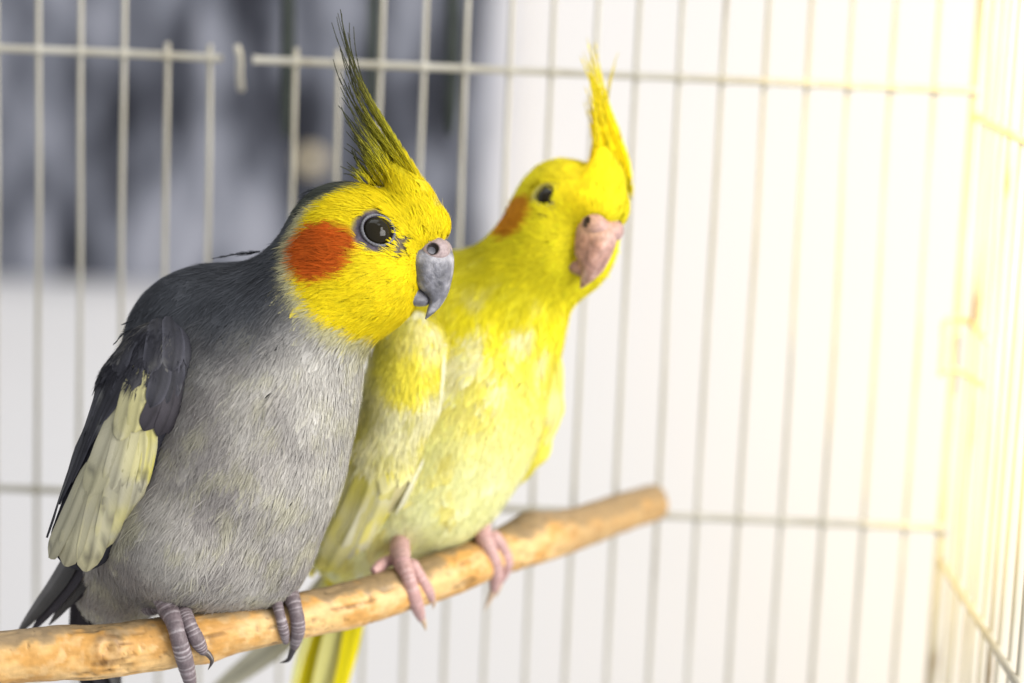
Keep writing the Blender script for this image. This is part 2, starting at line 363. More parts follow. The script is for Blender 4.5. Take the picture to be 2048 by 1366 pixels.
# dark glossy panel hanging on the wall
def rounded_slab(xa, xb, za, zb, ya, yb, r, mat, name, parent, base):
    cs = []
    for (cx, cz, a0) in ((xb-r, zb-r, 0), (xa+r, zb-r, 90), (xa+r, za+r, 180), (xb-r, za+r, 270)):
        for a in np.linspace(a0, a0+90, 9): cs.append((cx+r*math.cos(math.radians(a)), cz+r*math.sin(math.radians(a))))
    n = len(cs); c = np.array(cs); bev = .25*min(1, (yb-ya))
    ctr = c.mean(0); inn = ctr+(c-ctr)*(1-bev*2/np.linalg.norm(c-ctr, axis=1, keepdims=True))
    V = np.concatenate([np.c_[c[:, 0], np.full(n, yb), c[:, 1]], np.c_[c[:, 0], np.full(n, ya+bev), c[:, 1]], np.c_[inn[:, 0], np.full(n, ya), inn[:, 1]], [[ctr[0], ya, ctr[1]]]])
    q = np.arange(n); q2 = (q+1) % n
    F = [np.concatenate([np.stack([q, q2, q2+n, q+n], -1), np.stack([q+n, q2+n, q2+2*n, q+2*n], -1)]), np.stack([q+2*n, q2+2*n, np.full(n, 3*n)], -1)]
    return mesh_np(name, WC(V), F, mat, parent, base, smooth=False)
pr = on_plane(1022, 300, YW-4); pb = on_plane(600, 592, YW-4); pl = on_plane(-500, 300, YW-4)
pbase = ORG+.01*np.array([pl[0]*.5+pr[0]*.5, YW-2, pb[2]])
panel = empty('wall_panel', pbase, 'dark grey glossy panel with pale rim on the white wall, far out of focus', 'panel')
rounded_slab(pl[0], pr[0], pb[2], pb[2]+44, YW-3, YW-.3, 3.0, M_frame, 'rim', panel, pbase)
rounded_slab(pl[0]+1.1, pr[0]-1.3, pb[2]+.25, pb[2]+43, YW-3.6, YW-2.9, 2.4, M_pane, 'pane', panel, pbase)
cs = on_plane(622, 322, YW-4)  # cream disc standing for a reflection in the panel
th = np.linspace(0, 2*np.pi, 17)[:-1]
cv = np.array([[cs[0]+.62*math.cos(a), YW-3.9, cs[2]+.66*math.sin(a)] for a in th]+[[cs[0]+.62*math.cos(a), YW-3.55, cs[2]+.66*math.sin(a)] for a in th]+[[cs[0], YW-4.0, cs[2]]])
mesh_np('reflection_spot', WC(cv), [np.array([[i, (i+1) % 16, 16+(i+1) % 16, 16+i] for i in range(16)]), np.array([[(i+1) % 16, i, 32] for i in range(16)])], M_cream, panel, pbase)

# dark rods hanging between cage and panel
YR = 17.0
for (px, yb, lab) in ((572, 275, 'dark green rod hanging behind the cage, leftmost of three'), (742, 235, 'dark green rod hanging behind the cage, middle of three'), (901, 270, 'dark green rod hanging behind the cage, rightmost of three, with a short crossbar')):
    a = on_plane(px-4, -160, YR); b = on_plane(px, yb, YR); bs = ORG+.01*b
    rt = empty('hanging_rod', bs, lab, 'rod', 'dark rods behind the cage')
    C = smooth_path([a, a*.6+b*.4+np.array([.1, 0, 0]), b], 12); V, F = tube_geo(C, np.interp(np.linspace(0, 1, 12), [0, .97, 1], [.19, .19, .11]), 8)
    mesh_np('shaft', WC(V), F, M_rod, rt, bs)
    if px == 901:
        c1, c2 = on_plane(866, 131, YR), on_plane(936, 138, YR); V, F = tube_geo(np.linspace(c1, c2, 4), .11, 8); mesh_np('crossbar', WC(V), F, M_rod, rt, bs)

# ---- the cage
cbase = ORG+.01*np.array([0, YB, -14])
cage = empty('bird_cage', cbase, 'pale grey wire bird cage with close upright bars around the birds', 'cage')
def wire(name, P, r, n=40, wob=.03, seed=0):
    P = np.asarray(P, float); C = smooth_path(P, n); g = np.random.default_rng(seed); ph = g.random(4)*6.28; s = np.linspace(0, 1, n)
    C[:, 0] += wob*(np.sin(s*5+ph[0])+.5*np.sin(s*11+ph[1])); C[:, 1] += wob*.6*np.sin(s*6+ph[2])
    if name == 'cross_wire':                     # weld swellings where the bars cross
        C = np.concatenate([C[:1], np.stack([np.interp(np.linspace(C[0, 0], C[-1, 0], 260), C[:, 0], C[:, i]) for i in range(3)], -1)[1:-1], C[-1:]])
        r = r*(1+.38*np.exp(-((((C[:, 0]-xs[0]+pitch/2) % pitch)-pitch/2)/.11)**2))
    V, F = tube_geo(C, r, 8); return mesh_np(name, WC(V), F, M_wire, cage, cbase)
zt, zb = 15.0, -24.0
zu = on_plane(1000, 140, YB-.2)[2]; zl = on_plane(1200, 1027, YB-.2)[2]
xs = [on_plane(75+84*k, 600, YB)[0] for k in range(-1, 22)]
pitch = xs[1]-xs[0]
for k, x in zip(range(-1, 22), xs):
    top = zu if k in (3, 4, 6, 7) else zt
    if k == 5: continue
    bend = .10*max(0, k-13)/8
    wire('upright_wire', [(x-.4*bend, YB, zb), (x+bend*.6, YB, -5), (x+bend*.2, YB+bend*.4, 1), (x-bend*.2, YB, zu), (x, YB, top if top > zu+.1 else zu+.05)], .069, seed=k+10, wob=.022)
# bent stub where a bar was cut
q = on_plane(500, 240, YB-.3)
wire('bent_wire_stub', [on_plane(474, 92, YB-.9), on_plane(480, 118, YB-.6), on_plane(479, 150, YB+.2), on_plane(482, 178, YB+1.0)], .10, 12, 0)
xc = on_plane(1922, 600, YB)[0]
for z, sd, cut in ((zu, 1, True), (zl, 2, False)):
    if cut:
        xa, xb = on_plane(445, 110, YB)[0], on_plane(508, 112, YB)[0]
        wire('cross_wire', [(-19, YB-.2, z), (-12, YB-.2, z+.03), (xa, YB-.2, z)], .105, seed=sd, wob=.01)
        wire('cross_wire', [(xb, YB-.2, z), (0, YB-.2, z), (xc, YB-.2, z-.03)], .105, 60, seed=sd+5, wob=.01)
    else: wire('cross_wire', [(-19, YB-.2, z), (0, YB-.2, z+.02), (xc, YB-.2, z)], .105, 60, seed=sd, wob=.01)
wire('corner_post', [(xc, YB, zb), (xc, YB, zt)], .19, 20, .01)
for k in range(1, 26):
    y = YB-k*pitch
    wire('side_wire', [(xc+.12, y, zb), (xc+.14, y, -3), (xc+.12, y, 5), (xc+.12, y, zt)], .085, 20, .03, seed=50+k)
for z, nm in ((on_plane(1958, 232, YB)[2], 3), (on_plane(1904, 1122, YB)[2], 4)):
    wire('side_cross_wire', [(xc, YB, z), (xc, YB-12, z), (xc, YB-32, z)], .12, 40, .01, seed=nm)
# wire latch round the corner post
lt = [on_plane(1975, 682, YB-3.6)*1.0, on_plane(1940, 645, YB-1.0), on_plane(1893, 640, YB-.7), on_plane(1887, 690, YB-.7), on_plane(1882, 752, YB-.7)]
wire('latch', lt, .085, 40, 0)
wire('latch', [on_plane(1882, 740, YB-.7), on_plane(1925, 746, YB-.9), on_plane(1975, 776, YB-3.6)], .085, 20, 0)

# ---- the branch
bx_ = [(-170, 1335, -2.0), (0, 1316, -1.2), (110, 1306, -.9), (230, 1300, -.5), (380, 1277, .1), (565, 1238, 1.0), (700, 1210, 2.0), (830, 1170, 3.2), (960, 1120, 4.8), (1060, 1082, 6.2), (1150, 1057, 7.8), (1230, 1030, 9.4), (1308, 1004, 10.9)]
BP = np.array([D(*b) for b in bx_]); nb = 420; BC = smooth_path(BP, nb); sB = np.linspace(0, 1, nb)
pxB = BC[:, 0]*PX*DIST/(DIST+BC[:, 1])+1024; pyB = 683-BC[:, 2]*PX*DIST/(DIST+BC[:, 1])
def bat(px): return np.interp(px, pxB, pyB), np.interp(px, pxB, BC[:, 1])      # centreline y (px) and depth
k = 72; T_, A_, B_ = frames(BC); th = np.linspace(0, 2*np.pi, k, endpoint=False)
dirs = np.cos(th)[None, :, None]*A_[:, None]+np.sin(th)[None, :, None]*B_[:, None]
Rb = np.interp(pxB, [-170, 0, 230, 400, 600, 1000, 1060, 1110, 1200, 1308], [.64, .62, .63, .60, .565, .58, .66, .60, .55, .50])
pt0 = BC[:, None]+dirs*Rb[:, None, None]
disp = .10*(fbm(pt0, .8, 4)-.5)+.025*(fbm(pt0, 2.6, 8)-.5)
kn = D(222, 1292, -.5)+np.array([0, -.6, 0.]); dk = np.linalg.norm(pt0-kn, axis=-1); disp += .17*np.exp(-(dk/.36)**2)-.24*np.exp(-(dk/.15)**2)
kn2 = D(1062, 1060, 6.2)+np.array([0, 0, .5]); disp += .12*np.exp(-(np.linalg.norm(pt0-kn2, axis=-1)/.5)**2)
kn3 = D(425, 1335, .1); disp += .10*np.exp(-(np.linalg.norm(pt0-kn3, axis=-1)/.45)**2)
ang_ = np.broadcast_to(th[None], pt0.shape[:2]); sl_ = np.broadcast_to((sB*26)[:, None], pt0.shape[:2])
gc = np.stack([sl_*.8, np.cos(ang_)*4.5, np.sin(ang_)*4.5], -1); grain = fbm(gc, 1.6, 51); crack = sst(.62, .70, fbm(gc, 1.0, 57)); disp += .018*(grain-.5)-.035*crack
pits = fbm(pt0, 5.5, 21); disp -= .03*sst(.68, .74, pits)
Vb = (pt0+dirs*disp[..., None]); flat = Vb.reshape(-1, 3)
upn = (dirs@np.array([0, -.15, 1.0])).ravel(); nz = fbm(flat*np.array([.8, 1, 1]), 1.9, 2); nz2 = fbm(flat, 5, 12)
wood = lin(202, 152, 84)+(lin(220, 180, 120)-lin(202, 152, 84))*sst(.35, .62, nz)[:, None]
wood = wood*(.80+.40*grain.ravel())[:, None]; wood = wood*(1-.45*crack.ravel())[:, None]; pale = lin(232, 196, 142); wood = wood+(pale-wood)*sst(.5, .7, nz2)[:, None]*.5
bark = lin(140, 118, 86)*(.7+.7*nz2)[:, None]
farx = np.repeat(pxB, k)
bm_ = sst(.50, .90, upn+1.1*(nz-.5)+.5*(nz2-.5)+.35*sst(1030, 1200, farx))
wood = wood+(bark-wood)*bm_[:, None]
wood = wood*(1-.35*sst(.68, .76, pits).ravel())[:, None]
ringk = np.exp(-((dk.ravel()-.27)/.09)**2)*.4+.5*np.exp(-(dk.ravel()/.13)**2); wood = wood*(1-ringk)[:, None]+lin(120, 78, 38)*ringk[:, None]
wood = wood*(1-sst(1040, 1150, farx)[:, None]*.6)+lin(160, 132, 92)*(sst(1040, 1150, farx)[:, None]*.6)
i = np.arange(nb-1)[:, None]*k; j = np.arange(k)[None]; j2 = (j+1) % k
Qb = np.stack([i+j, i+j2, i+k+j2, i+k+j], -1).reshape(-1, 4)
brbase = W(D(565, 1238, 1.0))
branch = empty('perch_branch', brbase, 'peeled orange-brown wooden branch the two cockatiels perch on', 'branch')
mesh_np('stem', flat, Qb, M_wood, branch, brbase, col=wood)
for e, nm in ((0, 'cut_end'), (nb-1, 'cut_end')):
    rg = Vb[e]; c = rg.mean(0); ins = c+(rg-c)*.5; Ve = np.concatenate([rg, ins, [c]])
    Fe = [np.array([[a, (a+1) % k, k+(a+1) % k, k+a] for a in range(k)]), np.array([[k+a, k+(a+1) % k, 2*k] for a in range(k)])]
    mesh_np(nm, Ve, Fe, M_wood, branch, brbase, col=np.tile(lin(196, 160, 105), (len(Ve), 1))*(.8+.4*fbm(Ve, 6, 5))[:, None], smooth=False)

# ================================================================== BIRDS
class Bird: pass
def head_frame(centre, yaw, roll):
    y, r = math.radians(yaw), math.radians(roll)
    f = np.array([math.cos(y), -math.sin(y), 0]); s = np.array([-math.sin(y), -math.cos(y), 0]); u = np.array([0, 0, 1.])
    Rr = np.array([[math.cos(r), 0, -math.sin(r)], [0, 1, 0], [math.sin(r), 0, math.cos(r)]])   # row-vector: x'=x c+z s ; z'=-x s+z c
    B = np.stack([f, s, u])@Rr
    return centre, B
def build_bird(name, label, base_px, prims, HF, sc, P):
    bird = Bird(); Hc, HB = HF; base = W(base_px)
    root = empty(name, base, label, 'bird', 'cockatiels on the branch')
    H = lambda a, b, c: Hc+sc*(np.array([a, b, c])@HB)
    toH = lambda p: ((p-Hc)@HB.T)/sc
    R = HB
    hp = [ell(H(-.28, 0, .08), np.array([1.42, 1.34, 1.48])*sc, R), ell(H(-.78, 0, .50), np.array([.92, 1.02, 1.02])*sc, R), ell(H(.92, 0, .58), np.array([.86, .74, .62])*sc, R), ell(H(-.10, 0, -.58), np.array([1.18, 1.28, 1.12])*sc, R),
          ell(H(.33, 0, -.78), np.array([.66, .80, .72])*sc, R), cone(H(1.30, 0, .72), H(.98, 0, 1.32), .46*sc, .36*sc), cone(H(.98, 0, 1.32), H(.55, 0, 1.95), .36*sc, .10*sc)]
    bprims = prims; prims = prims+hp
    f = lambda p: _smin(sdf(bprims, p, P.get('k', .7)), sdf(hp, p, .34), .55)
    allc = np.array([q[1] for q in prims]+[q[2] if q[0] == 'c' else q[1] for q in prims]); rr = 3.2
    V, F = surface_nets(f, allc.min(0)-rr, allc.max(0)+rr, P['h'])
    colour = P['colour'](toH)
    # eye, found on the surface of the head
    eyes = []
    for sg in (1, -1):
        o = np.array([P.get('eye_a', .40), sg*3.0, .52]); 
        tt = np.linspace(0, 3, 400); pts = np.array([H(o[0], sg*(3-t), o[2]) for t in tt]); d = f(pts); kx = np.argmax(d < 0); eyes.append(H(o[0], sg*(3-tt[kx]), o[2]))
    bare = lambda p: np.minimum(*[np.linalg.norm((toH(p)-toH(e))*np.array([.9, .6, 1.]), axis=-1) for e in eyes])
    lore = lambda p: np.minimum(*[np.linalg.norm((toH(p)-toH(e)-np.array([.38, 0, -.30]))*np.array([.72, .5, 1.1]), axis=-1) for e in eyes])
    cb = colour(V); bm = np.maximum(1-sst(.46*P.get('es', 1), .60*P.get('es', 1), bare(V)), (1-sst(.30, .46, lore(V)))*P['lore'])
    skin = P['skin']*(.75+.5*fbm(V, 7, 3))[:, None]; cb = cb*.8*(1-bm)[:, None]+skin*bm[:, None]
    body = mesh_np('body', V, F, M_skin, root, base, col=np.clip(cb, 0, .9))
    # plumage
    hd = lambda p: np.linalg.norm(toH(p), axis=-1)
    bb = H(1.45, 0, -.15)
    def flow(p):
        w = sst(1.7, 2.9, hd(p))[:, None]; a = nrm(p-bb); b = np.broadcast_to(nrm(P['down']), p.shape)+.35*(fbm(p, .35, 40)[:, None]-.5)*np.array([1.2, 0, 0])
        lg = P.get('part'); 
        if lg is not None: b = b+lg(p)
        return a*(1-w)+b*w
    def length(p):
        d = np.linalg.norm(p-bb, axis=-1)/sc; w = sst(1.8, 2.8, hd(p)); lf = np.clip(.13+.20*d, .12, .55); return (lf*(1-w)+P['flen']*w)*(.9+.2*vnoise(p, .9, 9))
    def mask(p):
        mk = sst(.44*P.get('es', 1), .56*P.get('es', 1), bare(p))*(1-.93*P['lore']*(1-sst(.28, .46, lore(p)))); h = toH(p)
        mk = mk*sst(.22, .34, np.linalg.norm((h-np.array([1.62, 0, .12]))*np.array([.8, .55, 1.]), axis=-1)*1.0)
        for wf in P['wings']: mk = mk*sst(-.12, .04, wf(p))
        return mk
    pv = plumage(f, V, F, P['nf'], P['nb'], flow, length, colour, mask, P['bw'], P.get('lift', .06), P['seed'], P.get('darkf', .06))
    pl = mesh_np('plumage', pv[0], pv[1], M_plume, root, base, col=pv[2], smooth=True); tag(pl, kind='stuff')
    cm = lambda p: mask(p)*sst(1.9, 2.5, hd(p))
    cv_ = contour(f, V, F, P['nc'], flow, lambda p: length(p)*1.15, colour, cm, P['seed']+100, fringe=P.get('fringe', .1))
    co = mesh_np('contour_feathers', cv_[0], cv_[1], M_vane, root, base, col=cv_[2], uv=cv_[3]); tag(co, kind='stuff')
    # eyes
    for e, sg in zip(eyes, (1, -1)):
        n = grad(f, e[None], .25)[0]; c = e-n*.13*sc; th = np.linspace(0, 2*np.pi, 32, endpoint=False)
        a = nrm(np.cross(n, HB[2])); b = np.cross(n, a)
        ph = np.linspace(0, np.pi*.62, 12); re = .362*sc*P.get('es', 1)
        Ve = np.concatenate([[c+n*re]]+[(c+n*re*math.cos(p_)*.86+re*math.sin(p_)*(np.cos(th)[:, None]*a+np.sin(th)[:, None]*b)) for p_ in ph[1:]]); m_ = 32
        Fe = [np.concatenate([np.stack([1+r_*m_+np.arange(m_), 1+r_*m_+(np.arange(m_)+1) % m_, 1+(r_+1)*m_+(np.arange(m_)+1) % m_, 1+(r_+1)*m_+np.arange(m_)], -1) for r_ in range(10)]), np.stack([np.zeros(m_, int), 1+(np.arange(m_)+1) % m_, 1+np.arange(m_)], -1)]
        eye = mesh_np('eye', Ve, Fe, M_eye, root, base)
        nr = 72; t2 = np.linspace(0, 2*np.pi, nr, endpoint=False); rad = .378*sc*P.get('es', 1)
        lid = c+n*.135*sc+rad*(np.cos(t2)[:, None]*a*1.04+np.sin(t2)[:, None]*b); kk = 8; tq = np.linspace(0, 2*np.pi, kk, endpoint=False)
        rm = (.036+.006*np.abs(np.sin(t2*18))+.006*np.sin(t2*5+1))*sc
        outw = nrm(lid-c-n*.135*sc); Vr = (lid[:, None]+rm[:, None, None]*(np.cos(tq)[None, :, None]*outw[:, None]*.85+np.sin(tq)[None, :, None]*n)).reshape(-1, 3)
        ii = np.arange(nr)[:, None]*kk; jj = np.arange(kk)[None]; i2 = ((np.arange(nr)+1) % nr)[:, None]*kk; j3 = (jj+1) % kk
        Fr = np.stack([ii+jj, i2+jj, i2+j3, ii+j3], -1).reshape(-1, 4)
        mesh_np('eye_ring', Vr, Fr, M_toe, eye, base, col=np.repeat(P['ring']*(.85+.3*np.abs(np.sin(t2*18)))[:, None], kk, axis=0))
    # beak
    def loft(rows, k=28, sq=2.3):
        rows = smooth_path(np.array(rows, float), 30); V_ = []
        for (a1, c1, a2, c2, w) in rows:
            th = np.linspace(0, 2*np.pi, k, endpoint=False); ct, st = np.cos(th), np.sin(th)
            x = np.sign(ct)*np.abs(ct)**(2/sq); y = np.sign(st)*np.abs(st)**(2/sq)
            ww = w*(1-.28*x)                                   # narrower along the ridge
            for xx, yy, w_ in zip(x, y, ww): V_.append(H((a1+a2)/2+(a1-a2)/2*xx, w_*yy*P.get('bk', 1), (c1+c2)/2+(c1-c2)/2*xx))
        V_ = np.array(V_); n = len(rows); i = np.arange(n-1)[:, None]*k; j = np.arange(k)[None]; j2 = (j+1) % k
        Q = np.stack([i+j, i+k+j, i+k+j2, i+j2], -1).reshape(-1, 4); V_ = np.concatenate([V_, [V_[-k:].mean(0)], [V_[:k].mean(0)]])
        Tt = np.array([[len(V_)-2, (n-1)*k+(q+1) % k, (n-1)*k+q] for q in range(k)]+[[len(V_)-1, q, (q+1) % k] for q in range(k)])
        return V_, [Q, Tt]
    up = [(1.80, .30, .80, .05, .50), (1.96, .05, .97, -.20, .54), (1.99, -.25, 1.03, -.47, .52), (1.94, -.58, 1.13, -.74, .46), (1.85, -.90, 1.36, -.93, .34), (1.69, -1.18, 1.42, -1.08, .22), (1.49, -1.38, 1.36, -1.30, .11), (1.33, -1.50, 1.31, -1.48, .02)]
    lo = [(.85, -.55, .80, -1.10, .42), (1.10, -.66, .98, -1.16, .42), (1.30, -.80, 1.14, -1.20, .36), (1.44, -.92, 1.32, -1.19, .25), (1.47, -1.0, 1.42, -1.12, .1)]
    for nm, rows in (('upper_beak', up), ('lower_beak', lo)):
        Vk, Fk = loft(rows); h = toH(Vk); n1 = fbm(h*np.array([1, 1, .35]), 5, 6)
        c = P['beak']*(.45+1.1*n1)[:, None]; c = c+(P['beak_tip']-c)*sst(-.95, -1.35, h[:, 2])[:, None]*.7
        c = c+(P['beak_pale']-c)*(sst(.55, .72, n1)*.55)[:, None]
        eg = np.exp(-((h[:, 2]+.10+.12*h[:, 0]*0)/.10)**2)*sst(1.0, 1.3, h[:, 0]); c = c+(P['beak_pale']-c)*(eg*.6)[:, None]
        mesh_np(nm, Vk, Fk, M_horn, root, base, col=np.clip(c, 0, .9))
    ce = [ell(H(1.52, .27, .13), np.array([.38, .28, .29])*sc, R), ell(H(1.52, -.27, .13), np.array([.38, .28, .29])*sc, R), ell(H(1.55, 0, .05), np.array([.36, .45, .22])*sc, R)]
    hol = [H(1.57, .55, .12), H(1.57, -.55, .12)]
    fcere = lambda p: np.maximum(sdf(ce, p, .18), -np.minimum(*[np.linalg.norm(p-q_, axis=-1)-.135*sc for q_ in hol]))
    Vc, Fc = surface_nets(fcere, Hc+(H(1.52, 0, .1)-Hc)-1.1, H(1.52, 0, .1)+1.1, .045)
    hc_ = np.minimum(*[np.linalg.norm(Vc-q_, axis=-1) for q_ in hol])
    cc = P['cere']*(.8+.4*fbm(Vc, 9, 4))[:, None]; cc = cc*(1-(1-sst(.132, .165, hc_))[:, None]*.92)  # shade inside the nostril hollows put into the colour
    mesh_np('cere', Vc, Fc, M_toe, root, base, col=np.clip(cc, 0, .9))
    bird.root, bird.base, bird.H, bird.f, bird.toH, bird.HB, bird.sc = root, base, H, f, toH, HB, sc
    return bird

def crest(b, curves, n, colf, seed, half=.10, spread=.22, nb=70, bw=.016, fan=.3, pw=1.0, jt=2.6):
    g = np.random.default_rng(seed); d0 = b.H(0, 0, 0)[1]
    cp = None
    for i in range(n):
        q = ((i+.3*g.random())/(n-1))**pw if n > 1 else 0; q = min(q, 1)
        c = [np.array([np.interp(q, curves[0], [cv[k][0] for cv in curves[1]]), np.interp(q, curves[0], [cv[k][1] for cv in curves[1]])])+g.normal(0, 1, 2)*(2+jt*k) for k in range(4)]
        dd = g.normal(0, spread)
        t = np.linspace(0, 1, 26)[:, None]; pts2 = (1-t)**3*c[0]+3*(1-t)**2*t*c[1]+3*(1-t)*t*t*c[2]+t**3*c[3]
        P3 = np.array([D(x, y, d0+dd*(.7+.8*tt)) for (x, y), tt in zip(pts2, t[:, 0])])
        L = np.linalg.norm(np.diff(P3, axis=0), axis=1).sum()
        Vv, Fv, Cv = barbed_feather(P3, half*(.6+.4*min(1, L/3)), lambda u: colf(u, q, L), g, int(nb*(.4+L/3)), bw, fan)
        if cp is None: cp = mesh_np('crest', Vv, Fv, M_plume, b.root, b.base, col=np.clip(Cv, 0, .9))
        else: mesh_np('crest_feather', Vv, Fv, M_plume, cp, b.base, col=np.clip(Cv, 0, .9))

def wing(b, chain, name, mat_col, feathers, project=True, lift0=.013, h=.1):
    prim = [cone(chain[i][0], chain[i+1][0], chain[i][1], chain[i+1][1]) for i in range(len(chain)-1)]
    f = lambda p: sdf(prim, p, .3)
    A = np.array([c[0] for c in chain]); V, F = surface_nets(f, A.min(0)-1.6, A.max(0)+1.6, h)
    w = mesh_np(name, V, F, M_skin, b.root, b.base, col=mat_col(V))
    for k, (pts, wd_, colf, shp, layer) in enumerate(feathers):
        expl = project and len(pts[0]) == 3
        S = smooth_path(np.array([list(p)+[0]*(3-len(p)) for p in pts], float), 9)
        dz = chain[0][0][1]
        S3 = np.array([D(p[0], p[1], dz) for p in S]) if project and not expl else np.array([D(*p) for p in S])
        if expl: Pp = S3
        elif project: Pp = ray_hit(f, S3)
        else:
            Pp = S3
            for _ in range(5): Pp = Pp-f(Pp)[:, None]*grad(f, Pp)
        Nn = grad(f, Pp, .06) if not expl else np.tile(nrm(np.array([-.45, -.85, .2])), (9, 1)); o = lift0*(1+layer)+.004*(k % 5)+np.linspace(0, .025, 9)
        Vv, Fv, Cv, uv = vane(Pp+Nn*o[:, None], Nn, wd_, colf, shp)
        mesh_np('feather', Vv, Fv, M_vane, w, b.base, col=np.clip(Cv, .004, .9), uv=uv)
    return w
def coverts(b, w, chain, zlim, nf, nb, flen, colour, wid, down, seed):
    f = sdf_of(chain); A = np.array([c[0] for c in chain]); V, F = surface_nets(f, A.min(0)-1.6, A.max(0)+1.6, .1)
    pv = plumage(f, V, F, nf, nb, lambda p: np.broadcast_to(nrm(down), p.shape), lambda p: np.full(p.shape[:-1], flen), colour, lambda p: sst(zlim-.5, zlim+.5, p[..., 2]+1.2*(vnoise(p, 1.2, 4)-.5))+1e-6, wid, .08, seed)
    cf = contour(f, V, F, nf//3, lambda p: np.broadcast_to(nrm(down), p.shape), lambda p: np.full(p.shape[:-1], flen*1.25), colour, lambda p: sst(zlim-.5, zlim+.5, p[..., 2]+1.2*(vnoise(p, 1.2, 4)-.5))+1e-6, seed+7, fringe=.16)
    oc = mesh_np('coverts', cf[0], cf[1], M_vane, w, b.base, col=cf[2], uv=cf[3]); tag(oc, kind='stuff')
    o = mesh_np('covert_plumage', pv[0]+0, pv[1], M_plume, w, b.base, col=pv[2]); tag(o, kind='stuff')
def sdf_of(chain):
    prim = [cone(chain[i][0], chain[i+1][0], chain[i][1], chain[i+1][1]) for i in range(len(chain)-1)]
    return lambda p: sdf(prim, p, .3)
def tail(b, blades, name='tail'):
    t0 = None
    for k, (pts, wd_, colf, shp) in enumerate(blades):
        Pp = smooth_path(np.array([D(*p) for p in pts]), 9); T = nrm(np.gradient(Pp, axis=0)); s = nrm(np.cross(T, np.array([.35, -1, .3]))); Nn = np.cross(s, T)
        Nn = np.where((Nn[:, 1:2] > 0), -Nn, Nn)
        Vv, Fv, Cv, uv = vane(Pp, Nn, wd_, colf, shp)
        if t0 is None: t0 = mesh_np(name, Vv, Fv, M_vane, b.root, b.base, col=np.clip(Cv, .004, .9), uv=uv)
        else: mesh_np('feather', Vv, Fv, M_vane, t0, b.base, col=np.clip(Cv, .004, .9), uv=uv)

def foot(b, toes, shank, col, pale, clawc, rt=.20):
    """toes: list of (points px, claw points px, radius scale); lie on the branch"""
    ft = None
    def onb(p, r):
        cy, cd = bat(p[0]); Rr = np.interp(p[0], pxB, Rb); s = (DIST+cd)/DIST/PX; dl = (cy-p[1])*s*.97; q = max((Rr+r)**2-dl*dl, 0)
        if dl < -Rr*.9: q = max(q, (.45*Rr)**2)
        return D(p[0], p[1], cd-math.sqrt(q)+(p[2] if len(p) > 2 else 0))
    def scaly(C, R0, name, parent, seed):
        n = len(C); Ls = np.concatenate([[0], np.cumsum(np.linalg.norm(np.diff(C, axis=0), axis=1))]); per = .105
        ph = Ls/per+.5*np.sin(Ls*7+seed)+.3*np.sin(Ls*17+2*seed); saw = 1-np.abs((ph % 1)-.5)*2; R = R0*(1+.075*saw**.6-.03); V, F = tube_geo(C, R, 14)
        th = np.tile(np.arange(14), n); fr = 1-sst(.0, .32, saw)
        nz = fbm(V, 8, seed); base = col*(.72+.55*nz)[:, None]; g_ = np.concatenate([np.repeat(fr, 14), [0, 0]])*(.45+.9*(nz-.2))
        c = base+(pale-base)*np.clip(g_, 0, 1)[:, None]
        return mesh_np(name, V, F, M_toe, parent, b.base, col=np.clip(c, 0, .9))
    cs = smooth_path(np.array([onb(p, rt*.9) if len(p) < 4 else D(p[0], p[1], p[2]) for p in shank]), 30)
    ft = scaly(cs, np.interp(np.linspace(0, 1, 30), [0, .5, 1], [rt*1.15, rt*1.25, rt*.95]), 'foot', b.root, 1)
    for k, (pts, cl, rs) in enumerate(toes):
        P3 = np.array([onb(p, rt*rs*.75) for p in pts]); C = smooth_path(P3, 70); s = np.linspace(0, 1, 70)
        R0 = rt*rs*np.interp(s, [0, .1, .5, .9, 1], [.9, 1.05, .95, .72, .55])*(1+.10*np.sin(s*9.4+1))
        toe = scaly(C, R0, 'toe', ft, k+3)
        if cl is not None:
            dpt = C[-1][1]; Cc = smooth_path(np.array([C[-3]]+[D(c_[0], c_[1], dpt+(c_[2] if len(c_) > 2 else 0)) for c_ in cl]), 16)
            V, F = tube_geo(Cc, rt*rs*np.interp(np.linspace(0, 1, 16), [0, .3, .7, 1], [.5, .42, .25, .03]), 10)
            s_ = np.concatenate([np.repeat(np.linspace(0, 1, 16), 10), [0, 1]])[:, None]
            mesh_np('claw', V, F, M_claw, ft, b.base, col=clawc[0]*(1-s_)+clawc[1]*s_)

